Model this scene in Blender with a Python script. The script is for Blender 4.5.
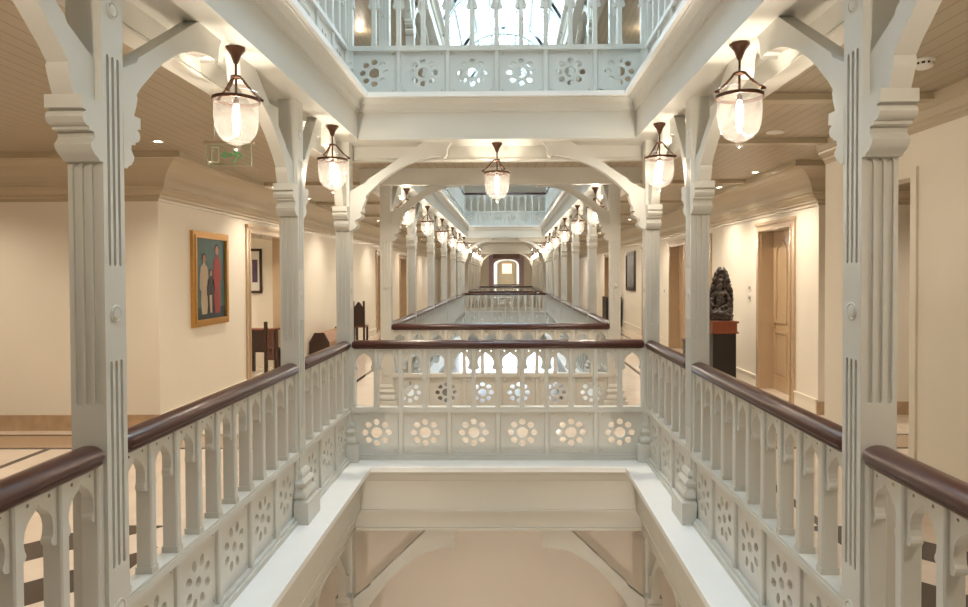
import bpy, math, random
from mathutils import Vector, Matrix
from mathutils.geometry import tessellate_polygon
from mathutils.noise import noise as mnoise
random.seed(7)
PI = math.pi
for o in list(bpy.data.objects):
    bpy.data.objects.remove(o)
SC = bpy.context.scene
COL = SC.collection

# ------------------------------------------------------------------ camera
def cam_axes(yaw=-.012, pitch=.017, roll=-.0039):
    c, s = math.cos(yaw), math.sin(yaw); A = Matrix(((c, -s, 0), (s, c, 0), (0, 0, 1)))
    c, s = math.cos(pitch), math.sin(pitch); B = Matrix(((1, 0, 0), (0, c, -s), (0, s, c)))
    c, s = math.cos(roll), math.sin(roll); R = Matrix(((c, 0, s), (0, 1, 0), (-s, 0, c)))
    M = R @ B @ A                       # rows: right, forward, up in world axes
    return M
M = cam_axes()
cam_data = bpy.data.cameras.new('camera')
cam = bpy.data.objects.new('camera', cam_data); COL.objects.link(cam)
right, fwd, up = Vector(M[0]), Vector(M[1]), Vector(M[2])
rot = Matrix((right, up, -fwd)).transposed()
cam.matrix_world = Matrix.Translation((.1077, 0, 1.86)) @ rot.to_4x4()
cam_data.sensor_fit = 'HORIZONTAL'; cam_data.sensor_width = 36
cam_data.lens = 659.2447 / 968 * 36
cam_data.shift_x = (484 - 500.311) / 968
cam_data.shift_y = (285.679 - 303.5) / 968
cam_data.clip_start = .05; cam_data.clip_end = 300
SC.camera = cam

# ------------------------------------------------------------------ light levels
WORLD_STRENGTH = 8.5
WORLD_COLOR = (.72, .87, 1.0)
PENDANT_W = 17.0
DOWN_W = 46.0
WARM = (1.0, .86, .70)
SC.view_settings.view_transform = 'Standard'
SC.view_settings.look = 'None'
SC.view_settings.exposure = 0.20
SC.view_settings.gamma = 1
SC.view_settings.use_curve_mapping = False
w = bpy.data.worlds.new('world'); SC.world = w; w.use_nodes = True
bg = w.node_tree.nodes['Background']
bg.inputs['Color'].default_value = (*WORLD_COLOR, 1); bg.inputs['Strength'].default_value = WORLD_STRENGTH
try:
    SC.cycles.max_bounces = 10; SC.cycles.diffuse_bounces = 6; SC.cycles.transparent_max_bounces = 24
    SC.cycles.glossy_bounces = 3; SC.cycles.sample_clamp_indirect = 6; SC.cycles.use_denoising = True
    SC.cycles.use_light_tree = True
except Exception:
    pass

# ------------------------------------------------------------------ materials
def new_mat(name):
    m = bpy.data.materials.new(name); m.use_nodes = True
    return m, m.node_tree.nodes, m.node_tree.links, m.node_tree.nodes['Principled BSDF']

def mat(name, col, rough=.5, metal=0, var=.05, scale=6, bump=0, coat=0):
    m, N, L, b = new_mat(name)
    b.inputs['Roughness'].default_value = rough; b.inputs['Metallic'].default_value = metal
    if coat: b.inputs['Coat Weight'].default_value = coat; b.inputs['Coat Roughness'].default_value = .15
    tc = N.new('ShaderNodeTexCoord'); nz = N.new('ShaderNodeTexNoise')
    nz.inputs['Scale'].default_value = scale; nz.inputs['Detail'].default_value = 4
    L.new(tc.outputs['Object'], nz.inputs['Vector'])
    mx = N.new('ShaderNodeMixRGB'); mx.inputs[1].default_value = (*[c * (1 - var) for c in col], 1)
    mx.inputs[2].default_value = (*[min(1, c * (1 + var)) for c in col], 1)
    L.new(nz.outputs['Fac'], mx.inputs[0]); L.new(mx.outputs[0], b.inputs['Base Color'])
    if bump:
        bp = N.new('ShaderNodeBump'); bp.inputs['Strength'].default_value = bump; bp.inputs['Distance'].default_value = .01
        L.new(nz.outputs['Fac'], bp.inputs['Height']); L.new(bp.outputs[0], b.inputs['Normal'])
    return m

def emis(name, col, strength):
    m, N, L, b = new_mat(name)
    b.inputs['Base Color'].default_value = (*col, 1)
    b.inputs['Emission Color'].default_value = (*col, 1); b.inputs['Emission Strength'].default_value = strength
    return m

PAINT = mat('cream_paint', (.57, .565, .52), .38, var=.03, scale=3)
CEILP = mat('taupe_paint', (.45, .38, .27), .30, var=.05, scale=3)
WALL = mat('wall_paint', (.80, .75, .65), .55, var=.03, scale=2)
WALLB = mat('lower_wall_paint', (.80, .755, .70), .6, var=.03, scale=1.2)
SLABM = mat('ledge_stone', (.78, .79, .78), .3, var=.03, scale=4)
MAHOG = mat('mahogany', (.052, .014, .010), .30, var=.35, scale=9, coat=.15)
DARKW = mat('dark_wood', (.035, .016, .010), .4, var=.4, scale=12)
REDW = mat('red_wood', (.20, .055, .025), .35, var=.3, scale=14)
DOORM = mat('door_paint', (.50, .36, .22), .22, var=.06, scale=3, coat=.5)
FRAMEM = mat('door_frame_paint', (.50, .37, .24), .22, var=.06, scale=4, coat=.5)
BRONZE = mat('bronze', (.11, .055, .035), .35, .8, var=.2, scale=20)
GOLD = mat('gilt_frame', (.50, .27, .07), .4, .4, var=.2, scale=30)
STONE = mat('statue_stone', (.035, .024, .018), .45, var=.6, scale=40, bump=.6)
BLACK = mat('black_box', (.015, .013, .012), .35)
WHITE = mat('white_plastic', (.75, .74, .70), .4)
SKIRT = mat('brown_marble', (.46, .32, .20), .2, var=.35, scale=7)
MAUVE = mat('mauve_paint', (.42, .30, .34), .5)
HEADER = mat('brown_header', (.20, .12, .09), .5)
ROOFW = mat('roof_paint', (.45, .50, .51), .5)
EMB = emis('bulb_glow', (1, .83, .6), 55)
EMD = emis('downlight_glow', (1, .85, .62), 30)
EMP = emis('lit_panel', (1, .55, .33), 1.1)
EMG = emis('sign_glow', (.10, .45, .17), .12)
EMF = emis('far_bulb_glow', (1, .8, .55), 60)
CORDM = mat('grey_metal', (.3, .28, .25), .4, .6)

def plank_mat():
    m, N, L, b = new_mat('plank_ceiling')
    b.inputs['Roughness'].default_value = .38
    tc = N.new('ShaderNodeTexCoord'); sp = N.new('ShaderNodeSeparateXYZ'); L.new(tc.outputs['Object'], sp.inputs[0])
    md = N.new('ShaderNodeMath'); md.operation = 'MULTIPLY'; md.inputs[1].default_value = 1 / .115
    fr = N.new('ShaderNodeMath'); fr.operation = 'FRACT'
    L.new(sp.outputs['X'], md.inputs[0]); L.new(md.outputs[0], fr.inputs[0])
    lt = N.new('ShaderNodeMath'); lt.operation = 'LESS_THAN'; lt.inputs[1].default_value = .06
    L.new(fr.outputs[0], lt.inputs[0])
    nz = N.new('ShaderNodeTexNoise'); nz.inputs['Scale'].default_value = 2; L.new(tc.outputs['Object'], nz.inputs['Vector'])
    c1 = N.new('ShaderNodeMixRGB'); c1.inputs[1].default_value = (.37, .31, .22, 1); c1.inputs[2].default_value = (.44, .37, .265, 1)
    L.new(nz.outputs['Fac'], c1.inputs[0])
    c2 = N.new('ShaderNodeMixRGB'); c2.inputs[2].default_value = (.20, .16, .11, 1)
    L.new(lt.outputs[0], c2.inputs[0]); L.new(c1.outputs[0], c2.inputs[1]); L.new(c2.outputs[0], b.inputs['Base Color'])
    bp = N.new('ShaderNodeBump'); bp.inputs['Strength'].default_value = .5; bp.inputs['Distance'].default_value = .01
    bp.invert = True
    L.new(lt.outputs[0], bp.inputs['Height']); L.new(bp.outputs[0], b.inputs['Normal'])
    return m
PLANK = plank_mat()

def floor_mat():
    m, N, L, b = new_mat('marble_floor')
    b.inputs['Roughness'].default_value = .12
    tc = N.new('ShaderNodeTexCoord'); sp = N.new('ShaderNodeSeparateXYZ'); L.new(tc.outputs['Object'], sp.inputs[0])
    nz = N.new('ShaderNodeTexNoise'); nz.inputs['Scale'].default_value = 3.0; nz.inputs['Detail'].default_value = 8
    nz.inputs['Distortion'].default_value = 1.2; L.new(tc.outputs['Object'], nz.inputs['Vector'])
    c1 = N.new('ShaderNodeMixRGB'); c1.inputs[1].default_value = (.76, .67, .57, 1); c1.inputs[2].default_value = (.56, .46, .37, 1)
    L.new(nz.outputs['Fac'], c1.inputs[0])
    def mth(op, a, bb=None):
        n = N.new('ShaderNodeMath'); n.operation = op
        for i, v in enumerate((a, bb)):
            if v is None: continue
            if isinstance(v, (int, float)): n.inputs[i].default_value = v
            else: L.new(v, n.inputs[i])
        return n.outputs[0]
    ax = mth('ABSOLUTE', sp.outputs['X']); y = sp.outputs['Y']
    def band(v, c, h): return mth('LESS_THAN', mth('ABSOLUTE', mth('SUBTRACT', v, c)), h)
    # 45 degree diamonds beside the railing
    u = mth('SUBTRACT', mth('ADD', ax, y), mth('MULTIPLY', mth('LESS_THAN', sp.outputs['X'], 0.0), .21)); v = mth('MULTIPLY', mth('SUBTRACT', sp.outputs['X'], y), 1 / 1.0)
    fu = mth('LESS_THAN', mth('FRACT', mth('SUBTRACT', u, .07)), .49); fv = mth('LESS_THAN', mth('FRACT', v), .5)
    chk = fu
    zone = mth('MULTIPLY', band(ax, 2.85, .55), mth('LESS_THAN', y, 4.85))
    dia = mth('MULTIPLY', chk, zone)
    l1 = mth('MAXIMUM', mth('MULTIPLY', band(ax, 2.55, .035), mth('GREATER_THAN', y, 9.0)), mth('MULTIPLY', band(sp.outputs['X'], 2.42, .04), band(y, 6.0, 1.5)))
    l2 = mth('MULTIPLY', band(ax, 3.6, .035), mth('GREATER_THAN', y, 7.6))
    l3 = mth('MULTIPLY', band(y, 7.03, .035), mth('GREATER_THAN', ax, 1.9))
    l4 = mth('MULTIPLY', band(y, 7.62, .03), mth('GREATER_THAN', ax, 1.9))
    l5 = mth('MULTIPLY', band(ax, 4.85, .04), mth('LESS_THAN', y, 7.03))
    mk = mth('MAXIMUM', mth('MAXIMUM', mth('MAXIMUM', dia, l1), mth('MAXIMUM', l2, l3)), mth('MAXIMUM', l4, l5))
    c2 = N.new('ShaderNodeMixRGB'); c2.inputs[2].default_value = (.035, .02, .014, 1)
    br = N.new('ShaderNodeMixRGB'); br.inputs[2].default_value = (.40, .29, .19, 1)
    L.new(mth('MULTIPLY', band(y, 7.33, .27), mth('GREATER_THAN', ax, 1.9)), br.inputs[0]); L.new(c1.outputs[0], br.inputs[1])
    L.new(mk, c2.inputs[0]); L.new(br.outputs[0], c2.inputs[1]); L.new(c2.outputs[0], b.inputs['Base Color'])
    return m
FLOORM = floor_mat()

def thin_glass(name, tint=(1, 1, 1), fac=.06, milk=0):
    m, N, L, b = new_mat(name)
    N.remove(b); out = N['Material Output']
    tr = N.new('ShaderNodeBsdfTransparent'); tr.inputs[0].default_value = (*tint, 1)
    gl = N.new('ShaderNodeBsdfGlossy'); gl.inputs['Roughness'].default_value = .05
    lw = N.new('ShaderNodeLayerWeight'); lw.inputs['Blend'].default_value = .25
    mr = N.new('ShaderNodeMath'); mr.operation = 'MULTIPLY_ADD'; mr.inputs[1].default_value = .55; mr.inputs[2].default_value = fac
    L.new(lw.outputs['Facing'], mr.inputs[0])
    mx = N.new('ShaderNodeMixShader'); L.new(mr.outputs[0], mx.inputs[0]); L.new(tr.outputs[0], mx.inputs[1]); L.new(gl.outputs[0], mx.inputs[2])
    if milk:
        tl = N.new('ShaderNodeBsdfTranslucent'); df = N.new('ShaderNodeBsdfDiffuse'); m1 = N.new('ShaderNodeMixShader'); m2 = N.new('ShaderNodeMixShader')
        m2.inputs[0].default_value = milk
        L.new(tl.outputs[0], m1.inputs[1]); L.new(df.outputs[0], m1.inputs[2]); L.new(mx.outputs[0], m2.inputs[1]); L.new(m1.outputs[0], m2.inputs[2])
        L.new(m2.outputs[0], out.inputs['Surface'])
    else:
        L.new(mx.outputs[0], out.inputs['Surface'])
    return m
GLASS = thin_glass('bell_glass', (.97, .95, .92), .06, .03)
PANE = thin_glass('roof_glass', (.93, .98, .98), .03)
SIGNG = thin_glass('sign_glass', (.93, .95, .93), .03)
def bulb_mat():
    m, N, L, b = new_mat('bulb_light'); N.remove(b); out = N['Material Output']
    tr = N.new('ShaderNodeBsdfTransparent'); em = N.new('ShaderNodeEmission')
    em.inputs[0].default_value = (1, .85, .62, 1); em.inputs[1].default_value = 26
    ad = N.new('ShaderNodeAddShader'); L.new(tr.outputs[0], ad.inputs[0]); L.new(em.outputs[0], ad.inputs[1])
    L.new(ad.outputs[0], out.inputs['Surface']); return m
BULB = bulb_mat()

# ------------------------------------------------------------------ mesh helpers
class MB:
    def __init__(s): s.v = []; s.f = []
    def add(s, vs, fs, mtx=None):
        n = len(s.v)
        s.v += [tuple(mtx @ Vector(p)) if mtx else tuple(p) for p in vs]
        s.f += [tuple(i + n for i in f) for f in fs]
        return s
    def box(s, x0, x1, y0, y1, z0, z1, c=0, mtx=None):
        """box, with chamfer c on all vertical edges"""
        if x0 > x1: x0, x1 = x1, x0
        if y0 > y1: y0, y1 = y1, y0
        if c:
            pts = [(x0 + c, y0), (x1 - c, y0), (x1, y0 + c), (x1, y1 - c), (x1 - c, y1), (x0 + c, y1), (x0, y1 - c), (x0, y0 + c)]
        else:
            pts = [(x0, y0), (x1, y0), (x1, y1), (x0, y1)]
        n = len(pts)
        vs = [(a, b, z0) for a, b in pts] + [(a, b, z1) for a, b in pts]
        fs = [tuple(range(n))[::-1], tuple(range(n, 2 * n))] + [(i, (i + 1) % n, n + (i + 1) % n, n + i) for i in range(n)]
        return s.add(vs, fs, mtx)
    def plate(s, outer, holes, t0, t1, fm):
        """2D outline with holes extruded from t0 to t1; fm(u,v,w)->xyz"""
        loops = [outer] + list(holes)
        pts = [p for l in loops for p in l]
        tris = tessellate_polygon([[Vector((p[0], p[1], 0)) for p in l] for l in loops])
        n = len(pts)
        vs = [fm(u, v, t0) for u, v in pts] + [fm(u, v, t1) for u, v in pts]
        fs = []
        for a, b, c in tris:
            fs.append((a, b, c)); fs.append((c + n, b + n, a + n))
        k = 0
        for l in loops:
            m = len(l)
            for i in range(m):
                a = k + i; b = k + (i + 1) % m
                fs.append((a, b, b + n, a + n))
            k += m
        return s.add(vs, fs)
    def tube(s, pts, r, n=8):
        pts = [Vector(p) for p in pts]; rings = []
        for i, p in enumerate(pts):
            d = (pts[min(i + 1, len(pts) - 1)] - pts[max(i - 1, 0)]).normalized()
            a = d.cross(Vector((0, 0, 1)))
            if a.length < 1e-3: a = Vector((1, 0, 0))
            a.normalize(); b = d.cross(a)
            rr = r[i] if isinstance(r, (list, tuple)) else r
            rings.append([p + a * rr * math.cos(2 * PI * k / n) + b * rr * math.sin(2 * PI * k / n) for k in range(n)])
        vs = [q for ring in rings for q in ring]; fs = []
        for i in range(len(pts) - 1):
            for k in range(n): fs.append((i * n + k, i * n + (k + 1) % n, (i + 1) * n + (k + 1) % n, (i + 1) * n + k))
        fs.append(tuple(range(n))); fs.append(tuple(range((len(pts) - 1) * n, len(pts) * n))[::-1])
        return s.add(vs, fs)
    def lathe(s, prof, n=24, c=(0, 0, 0), cap=True):
        vs = [(c[0] + r * math.cos(2 * PI * k / n), c[1] + r * math.sin(2 * PI * k / n), c[2] + z) for r, z in prof for k in range(n)]
        fs = []
        for i in range(len(prof) - 1):
            for k in range(n): fs.append((i * n + k, i * n + (k + 1) % n, (i + 1) * n + (k + 1) % n, (i + 1) * n + k))
        if cap:
            fs.append(tuple(range(n))[::-1]); fs.append(tuple(range((len(prof) - 1) * n, len(prof) * n)))
        return s.add(vs, fs)
    def ball(s, c, r, n=12, m=8):
        rx, ry, rz = r if isinstance(r, (tuple, list)) else (r, r, r)
        vs = []; fs = []
        for i in range(1, m):
            a = PI * i / m
            for k in range(n): vs.append((c[0] + rx * math.sin(a) * math.cos(2 * PI * k / n), c[1] + ry * math.sin(a) * math.sin(2 * PI * k / n), c[2] + rz * math.cos(a)))
        for i in range(m - 2):
            for k in range(n): fs.append((i * n + k, (i + 1) * n + k, (i + 1) * n + (k + 1) % n, i * n + (k + 1) % n))
        t = len(vs); vs.append((c[0], c[1], c[2] + rz)); vs.append((c[0], c[1], c[2] - rz))
        for k in range(n):
            fs.append((t, k, (k + 1) % n)); fs.append((t + 1, (m - 2) * n + (k + 1) % n, (m - 2) * n + k))
        return s.add(vs, fs)
    def sweep_rect(s, prof, X, Y0, Y1):
        """closed profile (u outward, z) swept with mitres around the rectangle"""
        cs = [(-X, Y0, -1, -1), (X, Y0, 1, -1), (X, Y1, 1, 1), (-X, Y1, -1, 1)]
        n = len(prof); vs = [(cx + sx * u, cy + sy * u, z) for cx, cy, sx, sy in cs for u, z in prof]; fs = []
        for i in range(4):
            j = (i + 1) % 4
            for k in range(n): fs.append((i * n + k, j * n + k, j * n + (k + 1) % n, i * n + (k + 1) % n))
        return s.add(vs, fs)
    def mesh(s, name, m, smooth=False):
        me = bpy.data.meshes.new(name); me.from_pydata(s.v, [], s.f)
        import bmesh
        bm = bmesh.new(); bm.from_mesh(me); bmesh.ops.recalc_face_normals(bm, faces=bm.faces); bm.to_mesh(me); bm.free()
        me.materials.append(m)
        if smooth:
            for p in me.polygons: p.use_smooth = True
            try: me.set_sharp_from_angle(angle=math.radians(38))
            except Exception: pass
        return me
    def build(s, name, m, parent=None, smooth=False):
        return link(name, s.mesh(name, m, smooth), parent)

def link(name, me, parent=None, loc=(0, 0, 0), rz=0, scale=None):
    o = bpy.data.objects.new(name, me); COL.objects.link(o)
    if parent: o.parent = parent
    o.location = loc; o.rotation_euler = (0, 0, rz)
    if scale: o.scale = scale
    return o
def tag(o, label, cat, group=None, kind=None):
    o['label'] = label; o['category'] = cat
    if group: o['group'] = group
    if kind: o['kind'] = kind
    return o
def thing(name, label, cat, loc=(0, 0, 0), rz=0, group=None):
    o = bpy.data.objects.new(name, None); COL.objects.link(o)
    o.location = loc; o.rotation_euler = (0, 0, rz); o.empty_display_size = .1
    return tag(o, label, cat, group)
def struct(name, mb, m, parent=None, smooth=False):
    o = mb.build(name, m, parent, smooth)
    if not parent: o['kind'] = 'structure'
    return o
def circ(cx, cy, r, n=14, ry=None, a=0):
    ry = ry or r
    out = []
    for k in range(n):
        t = 2 * PI * k / n; x, y = r * math.cos(t), ry * math.sin(t)
        out.append((cx + x * math.cos(a) - y * math.sin(a), cy + x * math.sin(a) + y * math.cos(a)))
    return out

# ------------------------------------------------------------------ dimensions
H = 3.61                    # floor to floor
W = .14                     # column width
RX = 1.522                  # side balustrade |x|
CX = 1.54                   # column centre |x|
LIP = 1.23                  # ledge edge |x|
CEIL = 3.25
VOIDS = [(.45, 6.32), (9.21, 23.5), (26.4, 37.2)]
XW = 4.18
XL = 4.08
YEND = 40.0

# ------------------------------------------------------------------ edge beams round each void (ledge slab, cove, fascia, soffit, downstand)
slab = [(0, 0), (0, -.045), (.40, -.045), (.40, 0)]
beam = [(.035, -.045), (.035, -.058), (.05, -.062), (.085, -.10), (.10, -.155), (.112, -.165), (.112, -.178), (.13, -.184), (.13, -.45), (.122, -.455),
        (.122, -.468), (.48, -.468), (.48, -.60), (.47, -.61), (.47, -.625), (.60, -.625), (.60, -.045)]
tn = 1
for lvl, vs in ((0, VOIDS), (1, VOIDS), (2, [(.45, 24.0)])):
    for (y0, y1) in vs:
        struct('trim_%d' % tn, MB().sweep_rect([(u, z + H * lvl) for u, z in slab], LIP, y0, y1), SLABM)
        q = .43 / .468 if lvl else 1
        struct('trim_%d' % (tn + 1), MB().sweep_rect([(u, z * q + H * lvl) for u, z in beam], LIP, y0, y1), PAINT)
        tn += 2
under = [(.20, -.468), (.20, -.655), (.19, -.66), (.19, -.685), (.48, -.685), (.48, -.468)]
struct('trim_%d' % tn, MB().sweep_rect(under, LIP, *VOIDS[0]), PAINT); tn += 1
# floors (top finish) and slabs around the voids
def ring_floor(name, z, m, xo, ya, yb, vs, th=.03, off=.40):
    b = MB(); X = LIP + off
    b.box(-xo, -X, ya, yb, z - th, z); b.box(X, xo, ya, yb, z - th, z)
    y = ya
    for (a, c) in vs:
        b.box(-X, X, y, a - off, z - th, z); y = c + off
    b.box(-X, X, y, yb, z - th, z)
    return struct(name, b, m)
ring_floor('floor', 0, FLOORM, 8.2, -3, 60, VOIDS)
ring_floor('floor_upper', H, FLOORM, 8.2, -3, 60, VOIDS)
struct('floor_lower', MB().box(-8.2, 8.2, -3, 60, -H - .32, -H - .27), FLOORM)
def ring_ceiling(name, z, vs, off=.60, ya=-3, yb=60, xo=8.2):
    b = MB(); X = LIP + off
    for sgn in (-1, 1): b.box(sgn * X, sgn * xo, ya, yb, z, z + .03)
    y = ya
    for (a, c) in vs:
        b.box(-X, X, y, a - off, z, z + .03); y = c + off
    b.box(-X, X, y, yb, z, z + .03)
    return struct(name, b, PLANK)
ring_ceiling('ceiling', CEIL, VOIDS)
ring_ceiling('ceiling_upper', CEIL + H, [(.45, 24.0)])
ring_ceiling('ceiling_lower', CEIL - H, VOIDS)

# ceiling battens across the corridor and cove/crown along the walls
b = MB()
for sgn in (-1, 1):
    for y in (5.2, 6.9, 9.9, 12.6, 15.3, 18.2, 21.0, 24.2, 27.5, 30.5, 33.5):
        if sgn == -1 and y < 9: continue
        x1 = 3.5 if y < 7 else 3.64
        b.box(sgn * 1.83, sgn * x1, y - .06, y + .06, CEIL - .05, CEIL)
struct('trim_%d' % tn, b, CEILP); tn += 1
crown = [(0, -.20), (.018, -.20), (.022, -.165), (.05, -.15), (.055, -.125), (.09, -.11), (.13, -.075), (.14, -.05), (.16, -.04), (.16, -.028)]
cove = crown + [(.175, .02), (.205, .075), (.25, .13), (.31, .18), (.38, .22), (.45, .245), (.46, .232), (.54, .232), (.54, .31), (0, .31)]
def crown_run(name, pf, p0, p1, nrm, zt, mit0=0, mit1=0):
    """profile run from p0 to p1, wall normal nrm; mitN = +1/-1 stretches the ends with depth"""
    p0 = Vector((*p0, 0)); p1 = Vector((*p1, 0)); n = Vector((*nrm, 0)); d = (p1 - p0).normalized()
    vs = []; k = len(pf)
    for p, mt in ((p0, mit0), (p1, mit1)):
        for u, z in pf: vs.append(p + n * u + d * (mt * u) + Vector((0, 0, zt + z)))
    fs = [(i, (i + 1) % k, k + (i + 1) % k, k + i) for i in range(k)] + [tuple(range(k)), tuple(range(k, 2 * k))[::-1]]
    return struct(name, MB().add(vs, fs), CEILP)
ZC = 2.95
crown_run('trim_%d' % tn, cove, (-XL, 7.85), (-XL, 40), (1, 0), ZC, -1, 0); tn += 1
crown_run('trim_%d' % tn, cove, (-8.2, 7.85), (-XL, 7.85), (0, -1), ZC, 0, 1); tn += 1
crown_run('trim_%d' % tn, cove, (XW, 8.7), (XW, 40), (-1, 0), ZC, -1, 0); tn += 1
crown_run('trim_%d' % tn, cove, (8.2, 8.7), (XW, 8.7), (0, -1), ZC, 0, 1); tn += 1
cr2 = [(u * .6, z * .8) for u, z in crown] + [(.12, .10), (0, .10)]
crown_run('trim_%d' % tn, cr2, (3.5, -3), (3.5, 7.1), (-1, 0), 3.18, 0, 0); tn += 1

# ------------------------------------------------------------------ walls
def wall_x(name, x, t, ya, yb, z0, z1, ops, m, sgn):
    """wall whose visible face is at x, body extends t outward (sgn); ops = (y0,y1,zhead)"""
    b = MB(); y = ya
    for (a, c, zh) in ops:
        b.box(x, x + sgn * t, y, a, z0, z1); b.box(x, x + sgn * t, a, c, zh, z1); y = c
    b.box(x, x + sgn * t, y, yb, z0, z1)
    return struct(name, b, m)
LO = [(10.58, 12.85, 2.55), (20.9, 22.2, 2.5), (25.4, 26.8, 2.5)]
RO = [(9.5, 10.68, 2.53), (13.35, 14.45, 2.53), (15.25, 16.55, 2.53), (18.5, 19.9, 2.53), (26.2, 27.6, 2.53)]
wall_x('wall_left', -XL, .42, 7.85, YEND, 0, 3.3, LO, WALL, -1)
wall_x('wall_right', XW, .42, 8.7, YEND, 0, 3.3, RO, WALL, 1)
struct('wall_left_front', MB().box(-8.2, -XL - .42, 7.85, 8.0, 0, 3.3), WALL)
struct('wall_right_front', MB().box(XW + .42, 8.2, 8.7, 8.85, 0, 3.3), WALL)
wall_x('wall_right_near', 3.5, .16, -3, 7.1, 0, 3.3, [(5.58, 6.35, 2.66)], WALL, 1)
struct('wall_left_outer', MB().box(-8.35, -8.2, -3, 8.0, -.05, 3.3), WALL)
struct('wall_right_outer', MB().box(8.2, 8.35, -3, 8.85, -.05, 3.3), WALL)
struct('wall_back', MB().box(-8.35, 8.35, -3.15, -3, -H - .27, 3 * H), WALL)
b = MB(); b.box(-6.6, -4.62, 13.3, 13.4, 0, 3.0); b.box(-6.7, -6.6, 10.4, 13.4, 0, 3.0); b.box(-6.6, -4.6, 10.4, 10.5, 0, 3.0); b.box(-6.6, -4.6, 10.5, 13.3, 2.9, 3.0)
struct('wall_alcove', b, WALL)
for s, nm in ((-1, 'left'), (1, 'right')):
    struct('wall_%s_upper' % nm, MB().box(s * XW, s * (XW + .2), -3, 60, H, 3 * H - .6), WALL)
    struct('wall_%s_lower' % nm, MB().box(s * XW, s * (XW + .2), -3, 60, -H - .27, -.1), WALLB)
struct('wall_lower_front', MB().box(-4.2, 4.2, 7.3, 7.45, -H - .27, -.60), WALLB)
struct('wall_upper_end', MB().box(-4.18, 4.18, 27.0, 27.15, H, 2 * H - .5), WALL)
# skirting
b = MB(); b.box(-8.2, -XL + .02, 7.83, 7.85, 0, .19); struct('baseboard_left_front', b, SKIRT)
b = MB(); b.box(XW - .02, 8.2, 8.68, 8.7, 0, .17); struct('baseboard_right_front', b, SKIRT)
def skirt_x(name, x, sgn, ya, yb, ops, m=PAINT, h=.17):
    b = MB(); y = ya
    for (a, c, zh) in ops:
        b.box(x, x - sgn * .02, y, a - .12, 0, h); b.box(x, x - sgn * .03, y, a - .12, h, h + .025); y = c + .12
    b.box(x, x - sgn * .02, y, yb, 0, h); b.box(x, x - sgn * .03, y, yb, h, h + .025)
    struct(name, b, m)
skirt_x('baseboard_left', -XL, -1, 7.87, YEND, LO, WALL)
skirt_x('baseboard_right', XW, 1, 8.72, YEND, RO, WALL)
skirt_x('baseboard_right_near', 3.5, 1, -3, 5.4, [], SKIRT)

# far arch wall and what stands behind it
def archwall(name, y, w0, zh, m, xo=8.2, t=.2):
    o = [(-xo, 0), (-xo, 3.3), (xo, 3.3), (xo, 0), (w0, 0), (w0, zh)]
    o += [(w0 * math.cos(a), zh + .35 * math.sin(a)) for a in [PI * k / 16 for k in range(1, 16)]] + [(-w0, zh), (-w0, 0)]
    return struct(name, MB().plate(o, [], 0, t, lambda u, v, w_: (u, y + w_, v)), m)
archwall('wall_far_arch', 40.0, .78, 2.50, WALL)
o = [(-1.05, 0), (-1.05, 3.2), (1.05, 3.2), (1.05, 0), (.76, 0), (.76, 2.48)] + [(.76 * math.cos(a), 2.48 + .30 * math.sin(a)) for a in [PI * k / 14 for k in range(1, 14)]] + [(-.76, 2.48), (-.76, 0)]
struct('trim_%d' % tn, MB().plate(o, [], 39.9, 40, lambda u, v, w_: (u, w_, v)), MAUVE); tn += 1
struct('trim_%d' % tn, MB().box(-.80, .80, 39.86, 39.9, 2.82, 3.12).box(-.83, .83, 39.84, 39.92, 3.12, 3.16), HEADER); tn += 1
archwall('wall_end', 58, .85, 2.75, WALL)
struct('wall_end_recess', MB().box(-1.1, 1.1, 58.25, 58.4, 0, 3.3), mat('tan_wall', (.36, .25, .13), .5))
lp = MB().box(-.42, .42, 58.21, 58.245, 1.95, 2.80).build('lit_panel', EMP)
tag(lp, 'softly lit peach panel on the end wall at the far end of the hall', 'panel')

# ------------------------------------------------------------------ column kit (local: void lies toward +x)
HC = 3.182
def shaft_mesh():
    b = MB(); t = .011; h = W / 2
    b.box(-h + t, h - t, -h + t, h - t, 0, HC)
    def stad(u, z0, z1, r=.0065):
        return [(u - r, z0 + r), (u - r * .6, z0), (u + r * .6, z0), (u + r, z0 + r), (u + r, z1 - r), (u + r * .6, z1), (u - r * .6, z1), (u - r, z1 - r)]
    A = [stad(u, *zz, .0085) for zz in ((.69, 1.52), (1.90, 2.735)) for u in (-.034, 0, .034)]
    B = [stad(u, 1.355, 2.30, .0135) for u in (-.038, 0, .038)]
    for sg in (-1, 1):
        b.plate([(-h, 0), (h, 0), (h, HC), (-h, HC)], A, sg * (h - t), sg * h, lambda u, v, w_: (w_, u, v))
        b.plate([(-h + t, 0), (h - t, 0), (h - t, HC), (-h + t, HC)], B, sg * (h - t), sg * h, lambda u, v, w_: (u, w_, v))
    return b.mesh('shaft', PAINT)
SHAFT = shaft_mesh()
def prof_mesh(name, pts, hw, m=PAINT, smooth=True):
    """outline in (d,z) pushed out along +x from the shaft, width 2*hw in y"""
    return MB().plate(pts, [], -hw, hw, lambda u, v, w_: (u, w_, v)).mesh(name, m, smooth)
h = W / 2
CAP = [(h - .002, 2.305), (h + .022, 2.305), (h + .03, 2.315), (h + .052, 2.325), (h + .07, 2.345), (h + .075, 2.36), (h + .062, 2.375), (h + .052, 2.39), (h + .056, 2.41), (h + .085, 2.413),
       (h + .085, 2.425), (h + .10, 2.428), (h + .115, 2.437), (h + .122, 2.455), (h + .115, 2.472), (h + .10, 2.478), (h + .105, 2.484), (h + .125, 2.486), (h + .125, 2.535), (h - .002, 2.535)]
CAPM = prof_mesh('capital', CAP, h + .001)
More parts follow.
